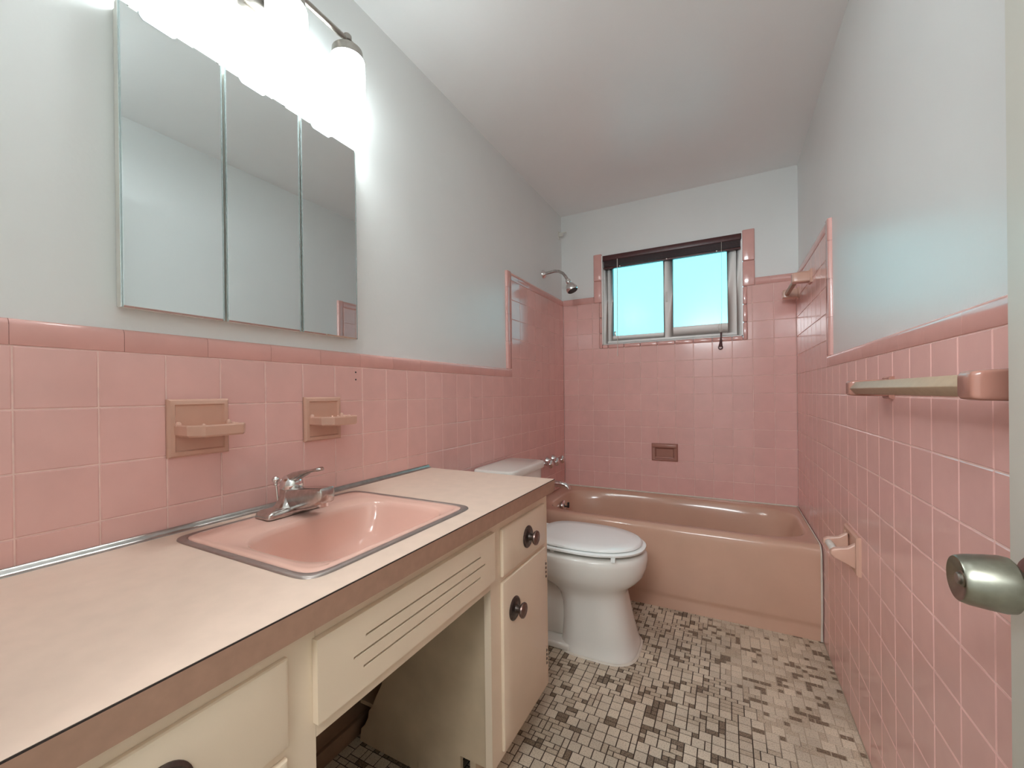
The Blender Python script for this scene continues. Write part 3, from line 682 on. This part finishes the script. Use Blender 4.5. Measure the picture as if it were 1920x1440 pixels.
# side facing the knee space: splintered at the back, notched for the toe kick
side = [(0.030,0.004),(0.036,0.045),(0.052,0.062),(0.066,0.088),(0.070,0.112),(0.084,0.130),(0.104,0.172),(0.126,0.212),(0.138,0.30),(0.140,VT),(VX-0.020,VT),(VX-0.020,0.108),(0.414,0.108),(0.414,0.003)]
bot = [0.400,0.372,0.368,0.350,0.344,0.33,0.30,0.296,0.29,0.265,0.262,0.255,0.23,0.222,0.214,0.185,0.18,0.172,0.13,0.08]
jj = [(x, (0.003 if k % 3 else 0.003 + random.uniform(0.012, 0.045))) for k, x in enumerate(bot)]
jj2 = []
for x, z in jj:
    if z > 0.006: jj2 += [(x+0.0016, 0.003), (x, z), (x-0.0012, 0.003)]
    else: jj2.append((x, z))
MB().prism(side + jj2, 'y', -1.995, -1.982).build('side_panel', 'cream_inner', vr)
MB().prism([(0.006,0.0),(0.006,VT),(VX-0.020,VT),(VX-0.020,TK),(0.455,TK),(0.455,0.0)], 'y', -1.640, -1.6225).build('side_panel', 'cream', vr)
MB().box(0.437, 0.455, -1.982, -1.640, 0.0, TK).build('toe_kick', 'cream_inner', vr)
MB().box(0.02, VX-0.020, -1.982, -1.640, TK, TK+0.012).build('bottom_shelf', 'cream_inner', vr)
# left-hand cabinet (nearest the camera)
vl = cabinet(YF+0.004, -2.524, 'cream painted vanity cabinet at the near end of the counter', -2.955, -2.575, None, None, False)
d = front_panel(vl, 'drawer', -2.955, -2.572, 0.615, 0.738); cab_knob(d, -2.722, 0.674, VX+0.010)
d = front_panel(vl, 'door', -2.955, -2.574, 0.132, 0.600); cab_knob(d, -2.62, 0.50, VX+0.010)
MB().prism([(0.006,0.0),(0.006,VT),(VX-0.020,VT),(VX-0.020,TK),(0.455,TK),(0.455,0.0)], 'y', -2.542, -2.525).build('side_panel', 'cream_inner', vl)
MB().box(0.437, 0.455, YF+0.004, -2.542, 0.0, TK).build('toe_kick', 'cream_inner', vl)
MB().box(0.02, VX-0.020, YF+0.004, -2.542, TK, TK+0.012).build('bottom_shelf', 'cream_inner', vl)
# apron over the knee space with three vent slots
va = thing('vanity_apron', (0.51, -2.265, 0.59), 'cream vanity front panel under the sink with three dark vent slots', 'panel')
MB().box(VX-0.020, VX, -2.5235, -2.0055, 0.590, 0.625).box(VX-0.020, VX, -2.5235, -2.0055, 0.725, VT).box(VX-0.020, VX, -2.5235, -2.505, 0.625, 0.725).box(VX-0.020, VX, -2.020, -2.0055, 0.625, 0.725).build('rail', 'cream', va)
slots = [(0.700,-2.436,-2.069),(0.6755,-2.462,-2.048),(0.651,-2.442,-2.071)]
px0, px1, pz0, pz1 = -2.529, -1.999, 0.615, 0.740; hs = 0.0020
pm = MB(); zcur = pz0
for z, a, b_ in sorted(slots):
    pm.box(VX+0.006, VX+0.012, px0, px1, zcur, z-hs).box(VX+0.006, VX+0.012, px0, a, z-hs, z+hs).box(VX+0.006, VX+0.012, b_, px1, z-hs, z+hs); zcur = z+hs
pm.box(VX+0.006, VX+0.012, px0, px1, zcur, pz1)
pm.box(VX+0.0005, VX+0.006, px0, px1, pz0, 0.639).box(VX+0.0005, VX+0.006, px0, px1, 0.713, pz1).box(VX+0.0005, VX+0.006, px0, -2.469, 0.639, 0.713).box(VX+0.0005, VX+0.006, -2.041, px1, 0.639, 0.713)
pa = pm.build('slotted_panel', 'cream', va)
MB().box(VX-0.002, VX+0.0058, -2.468, -2.042, 0.640, 0.712).build('slot_shade', 'dark_gap', va)  # dark sheet standing in for the shade inside the cabinet behind the slots
# baseboard seen in the knee space
bb = MB().box(-PROUD, 0.008, -2.524, -1.64, 0, 0.052).build('baseboard_left', 'baseboard_brown', None, bevel=0.002)
struct(bb, 'low brown baseboard in the knee space under the counter', 'baseboard')

# counter (with cut-out for the sink)
CX1 = 0.545; CT0 = 0.767
SX0, SX1, SY0, SY1 = 0.046, 0.486, -2.506, -2.022
ct = thing('countertop', (CX1/2, (YF+CTR_END)/2, CT0), 'cream laminate vanity countertop with pinkish edge band', 'countertop')
hole = dict(x0=SX0+0.0125, x1=SX1-0.0125, y0=SY0+0.0125, y1=SY1-0.0125)
cm = MB().box(0.001, hole['x0'], YF+0.002, CTR_END, CT0, CTR_Z).box(hole['x1'], CX1-0.0015, YF+0.002, CTR_END-0.0015, CT0, CTR_Z)
cm.box(hole['x0'], hole['x1'], YF+0.002, hole['y0'], CT0, CTR_Z).box(hole['x0'], hole['x1'], hole['y1'], CTR_END-0.0015, CT0, CTR_Z)
cm.build('slab', 'laminate', ct)
eb = MB().box(CX1-0.0015, CX1, YF+0.002, CTR_END, CT0-0.002, CTR_Z-0.0022).box(0.001, CX1, CTR_END-0.0015, CTR_END, CT0-0.002, CTR_Z-0.0022)
eb.build('edge_band', 'laminate_edge_shaded', ct)
MB().box(CX1-0.0016, CX1-0.0002, YF+0.002, CTR_END, CTR_Z-0.0022, CTR_Z-0.0003).box(0.001, CX1-0.0002, CTR_END-0.0016, CTR_END-0.0002, CTR_Z-0.0022, CTR_Z-0.0003).build('edge_seam', 'dark_gap', ct)
st = MB().prism([(0.0005,CTR_Z),(0.014,CTR_Z),(0.0135,CTR_Z+0.0018),(0.009,CTR_Z+0.0028),(0.006,CTR_Z+0.006),(0.004,CTR_Z+0.011),(0.0005,CTR_Z+0.012)], 'y', YF+0.002, CTR_END)
st.build('cove_strip', 'steel_strip', ct, smooth=True, ang=60)

# sink
N = 96
sk = thing('sink', ((SX0+SX1)/2, (SY0+SY1)/2, 0.66), 'pink rectangular drop-in sink with a flat metal rim', 'sink')
scx, scy, sa, sb = (SX0+SX1)/2, (SY0+SY1)/2, (SX1-SX0)/2, (SY1-SY0)/2
def rrect(i, z, n=14): return sup(scx, scy, sa-i, sb-i, n, z, N)
MB().loft([rrect(0,CTR_Z+0.0003), rrect(0.001,CTR_Z+0.0028), rrect(0.003,CTR_Z+0.0036), rrect(0.0125,CTR_Z+0.0036), rrect(0.0145,CTR_Z+0.0022)], c0=False, c1=False).build('metal_rim', 'steel_ring', sk, smooth=True, ang=50)
bcx, bcy, ba, bb_ = 0.318, -2.266, 0.142, 0.190
R = [rrect(0.0150, CTR_Z-0.004), rrect(0.0150, CTR_Z+0.0026), rrect(0.020, CTR_Z+0.0046), rrect(0.028, CTR_Z+0.0040)]
def bowl(s1, s2, z, n, dx=0.0, dy=0.0): return sup(bcx+dx, bcy+dy, ba*s1, bb_*s2, n, z, N)
R += [[tuple(0.5*(p+q) for p, q in zip(a, b_)) for a, b_ in zip(rrect(0.028, CTR_Z+0.0030), bowl(1.05,1.04,CTR_Z+0.0020,4.2))]]
R += [bowl(1.035,1.03,CTR_Z+0.0016,4.2), bowl(1.005,1.005,CTR_Z-0.002,4), bowl(0.98,0.982,CTR_Z-0.012,3.9), bowl(0.95,0.95,CTR_Z-0.036,3.7,0.0,-0.002), bowl(0.90,0.89,CTR_Z-0.066,3.5,-0.003,-0.006), bowl(0.82,0.80,CTR_Z-0.096,3.2,-0.006,-0.012), bowl(0.68,0.65,CTR_Z-0.118,3,-0.008,-0.018), bowl(0.50,0.46,CTR_Z-0.134,2.7,-0.01,-0.018), bowl(0.25,0.22,CTR_Z-0.140,2.3,-0.01,-0.018), bowl(0.12,0.09,CTR_Z-0.142,2,-0.01,-0.018)]
MB().loft(R, c0=False, c1=True).build('basin', 'sink_pink', sk, smooth=True, ang=70)
MB().lathe([(0.024,0),(0.024,0.003),(0.018,0.004),(0.014,0.001),(0.0001,0.001)], (bcx-0.01, bcy-0.018, CTR_Z-0.1415), (0,0,1), 28).build('drain', 'chrome', sk, smooth=True, ang=40)

# faucet
FY, FX, FZ = -2.263, 0.098, CTR_Z + 0.0045
fa = thing('faucet', (FX, FY, FZ), 'chrome single-lever faucet on the back of the sink', 'faucet')
MB().loft([[(FX + p[0], FY + p[1], FZ + z) for p in sup(0,0,a,b_,12,0,64)] for z, a, b_ in ((0,0.029,0.080),(0.003,0.030,0.081),(0.012,0.0285,0.0785),(0.0165,0.0235,0.072),(0.018,0.018,0.06))], c0=True).build('base_plate', 'chrome_worn', fa, smooth=True, ang=40)
MB().loft([[(FX-0.004 + p[0], FY + p[1], FZ + z) for p in sup(0,0,a,b_,2.4,0,48)] for z, a, b_ in ((0.012,0.032,0.052),(0.020,0.029,0.040),(0.030,0.0265,0.031),(0.042,0.0255,0.0265),(0.058,0.025,0.0255))]).build('body', 'chrome_worn', fa, smooth=True, ang=60)
sec = lambda x, z0, z1, hw, n=5: [(x, FY + p[0], p[1]) for p in sup(0, (z0+z1)/2, hw, (z1-z0)/2, n, 0, 40)]
MB().loft([sec(0.090,0.813,0.868,0.025), sec(0.125,0.818,0.872,0.0245), sec(0.165,0.826,0.877,0.0235), sec(0.205,0.838,0.881,0.022), sec(0.226,0.845,0.882,0.021), sec(0.2295,0.849,0.878,0.017)]).build('spout', 'chrome_worn', fa, smooth=True, ang=50)
MB().lathe([(0.0125,0.0),(0.0125,0.016),(0.010,0.018),(0.009,0.010)], (0.211,FY,0.852), (0,0,-1), 24).build('aerator', 'chrome', fa, smooth=True, ang=40)
MB().lathe([(0.0262,0.0),(0.0272,0.004),(0.0268,0.014),(0.024,0.022),(0.018,0.029),(0.008,0.033),(0.0001,0.0335)], (FX-0.004,FY,0.869), (0.06,0,1), 40).build('handle_cap', 'chrome', fa, smooth=True, ang=60)
lv = []
for x, z, hw, hh in ((0.080,0.893,0.010,0.006),(0.110,0.898,0.017,0.012),(0.135,0.906,0.015,0.009),(0.160,0.914,0.012,0.0045),(0.185,0.920,0.011,0.004),(0.202,0.923,0.011,0.005),(0.209,0.923,0.006,0.003)):
    lv.append([(x, FY + p[0], p[1]) for p in sup(0, z, hw, hh, 3, 0, 28)])
MB().loft(lv).build('lever', 'chrome_worn', fa, smooth=True, ang=60)
MB().tube([(0.066,-2.279,FZ+0.012),(0.062,-2.280,0.85),(0.058,-2.281,0.884)], 0.0026, 10).lathe([(0.003,-0.008),(0.0055,-0.006),(0.0045,-0.001),(0.0085,0.003),(0.0095,0.008),(0.006,0.014),(0.0001,0.015)], (0.058,-2.281,0.882), (-0.1,0,1), 18).build('pop_up_rod', 'chrome', fa, smooth=True, ang=60)

# ------------------------------------------------------------------ mirror cabinet
mc = thing('mirror_cabinet', (0.0, -2.272, 1.279), 'frameless three-door mirrored medicine cabinet on the left wall', 'mirror')
MY0, MY1, MZ0, MZ1 = -2.567, -1.975, 1.280, 1.886
MB().box(-PROUD+0.0005, 0.003, MY0+0.004, MY1-0.004, MZ0+0.004, MZ1-0.004).build('body', 'white_trim', mc)
for a, b_ in ((MY0, -2.3765), (-2.3705, -2.1755), (-2.1705, MY1)):
    dr = MB().box(0.0035, 0.016, a, b_, MZ0, MZ1).build('door', 'white_trim', mc)
    MB().loft([[(x, p[0], p[1]) for p in rectring(a+i, b_-i, MZ0+i, MZ1-i, 0, 64)] for x, i in ((0.0162,0.0),(0.0185,0.0),(0.0200,0.0035))], c0=False).build('mirror_glass', 'mirror', dr)
    MB().box(0.0165, 0.0204, a+0.0002, a+0.0030, MZ0, MZ1).box(0.0165, 0.0204, b_-0.0030, b_-0.0002, MZ0, MZ1).build('bevel_strip', 'mirror_edge', dr)
    # finger pull ground into the top edge
    c = a + 0.066; h_ = 0.034
    poly = [(c-h_, MZ1+0.0005), (c+h_, MZ1+0.0005)] + [(c + h_*math.cos(t)*(1.0 if abs(math.cos(t)) > .9 else .96), MZ1 - 0.013*min(1, 1.6*math.sin(t))) for t in [math.pi*k/14 for k in range(1, 14)]]
    MB().prism(poly, 'x', 0.0163, 0.0206).build('finger_pull', 'pull_glass', dr, smooth=True, ang=40)

# ------------------------------------------------------------------ vanity light
LX = 0.066
lf = thing('vanity_light', (0.0, -2.28, 1.93), 'three-shade brushed nickel vanity light above the mirror', 'light')
MB().box(-PROUD+0.0005, 0.004, -2.330, -2.160, 2.078, 2.215).build('wall_plate', 'nickel', lf, bevel=0.006)
MB().box(0.003, 0.016, -2.315, -2.175, 2.092, 2.200).build('plate_step', 'nickel', lf, bevel=0.004)
MB().tube([(0.012,-2.24,2.171),(0.035,-2.24,2.173),(LX,-2.24,2.173)], 0.012, 16).build('stem', 'nickel', lf, smooth=True)
MB().tube([(LX,-2.455,2.173),(LX,-2.025,2.173)], 0.0085, 16).build('cross_bar', 'nickel', lf, smooth=True)
for y in (-2.437, -2.240, -2.043):
    so = MB().lathe([(0.012,0.052),(0.016,0.050),(0.018,0.040),(0.018,0.034),(0.040,0.031),(0.044,0.027),(0.046,0.004),(0.047,0.0),(0.030,0.0)], (LX,y,2.112), (0,0,1), 40).build('socket_cap', 'nickel', lf, smooth=True, ang=35)
    MB().lathe([(0.010,-0.004),(0.013,-0.002),(0.013,0.012),(0.010,0.016),(0.0001,0.017)], (LX,y,2.173), (0,0.0,1), 24).build('finial', 'nickel', so, smooth=True)
    gs = MB().lathe([(0.042,0.148),(0.0485,0.146),(0.0500,0.141),(0.0505,0.07),(0.0500,0.012),(0.0490,0.003),(0.0475,0.0),(0.0465,0.002),(0.0465,0.07),(0.0465,0.140)], (LX,y,1.966), (0,0,1), 48, c0=False, c1=False).build('glass_shade', 'lamp_glass', lf, smooth=True, ang=50)
    MB().lathe([(0.012,0.100),(0.015,0.085),(0.026,0.065),(0.0305,0.048),(0.028,0.030),(0.018,0.019),(0.0001,0.015)], (LX,y,1.966), (0,0,1), 28).build('bulb', 'bulb_glass', gs, smooth=True)
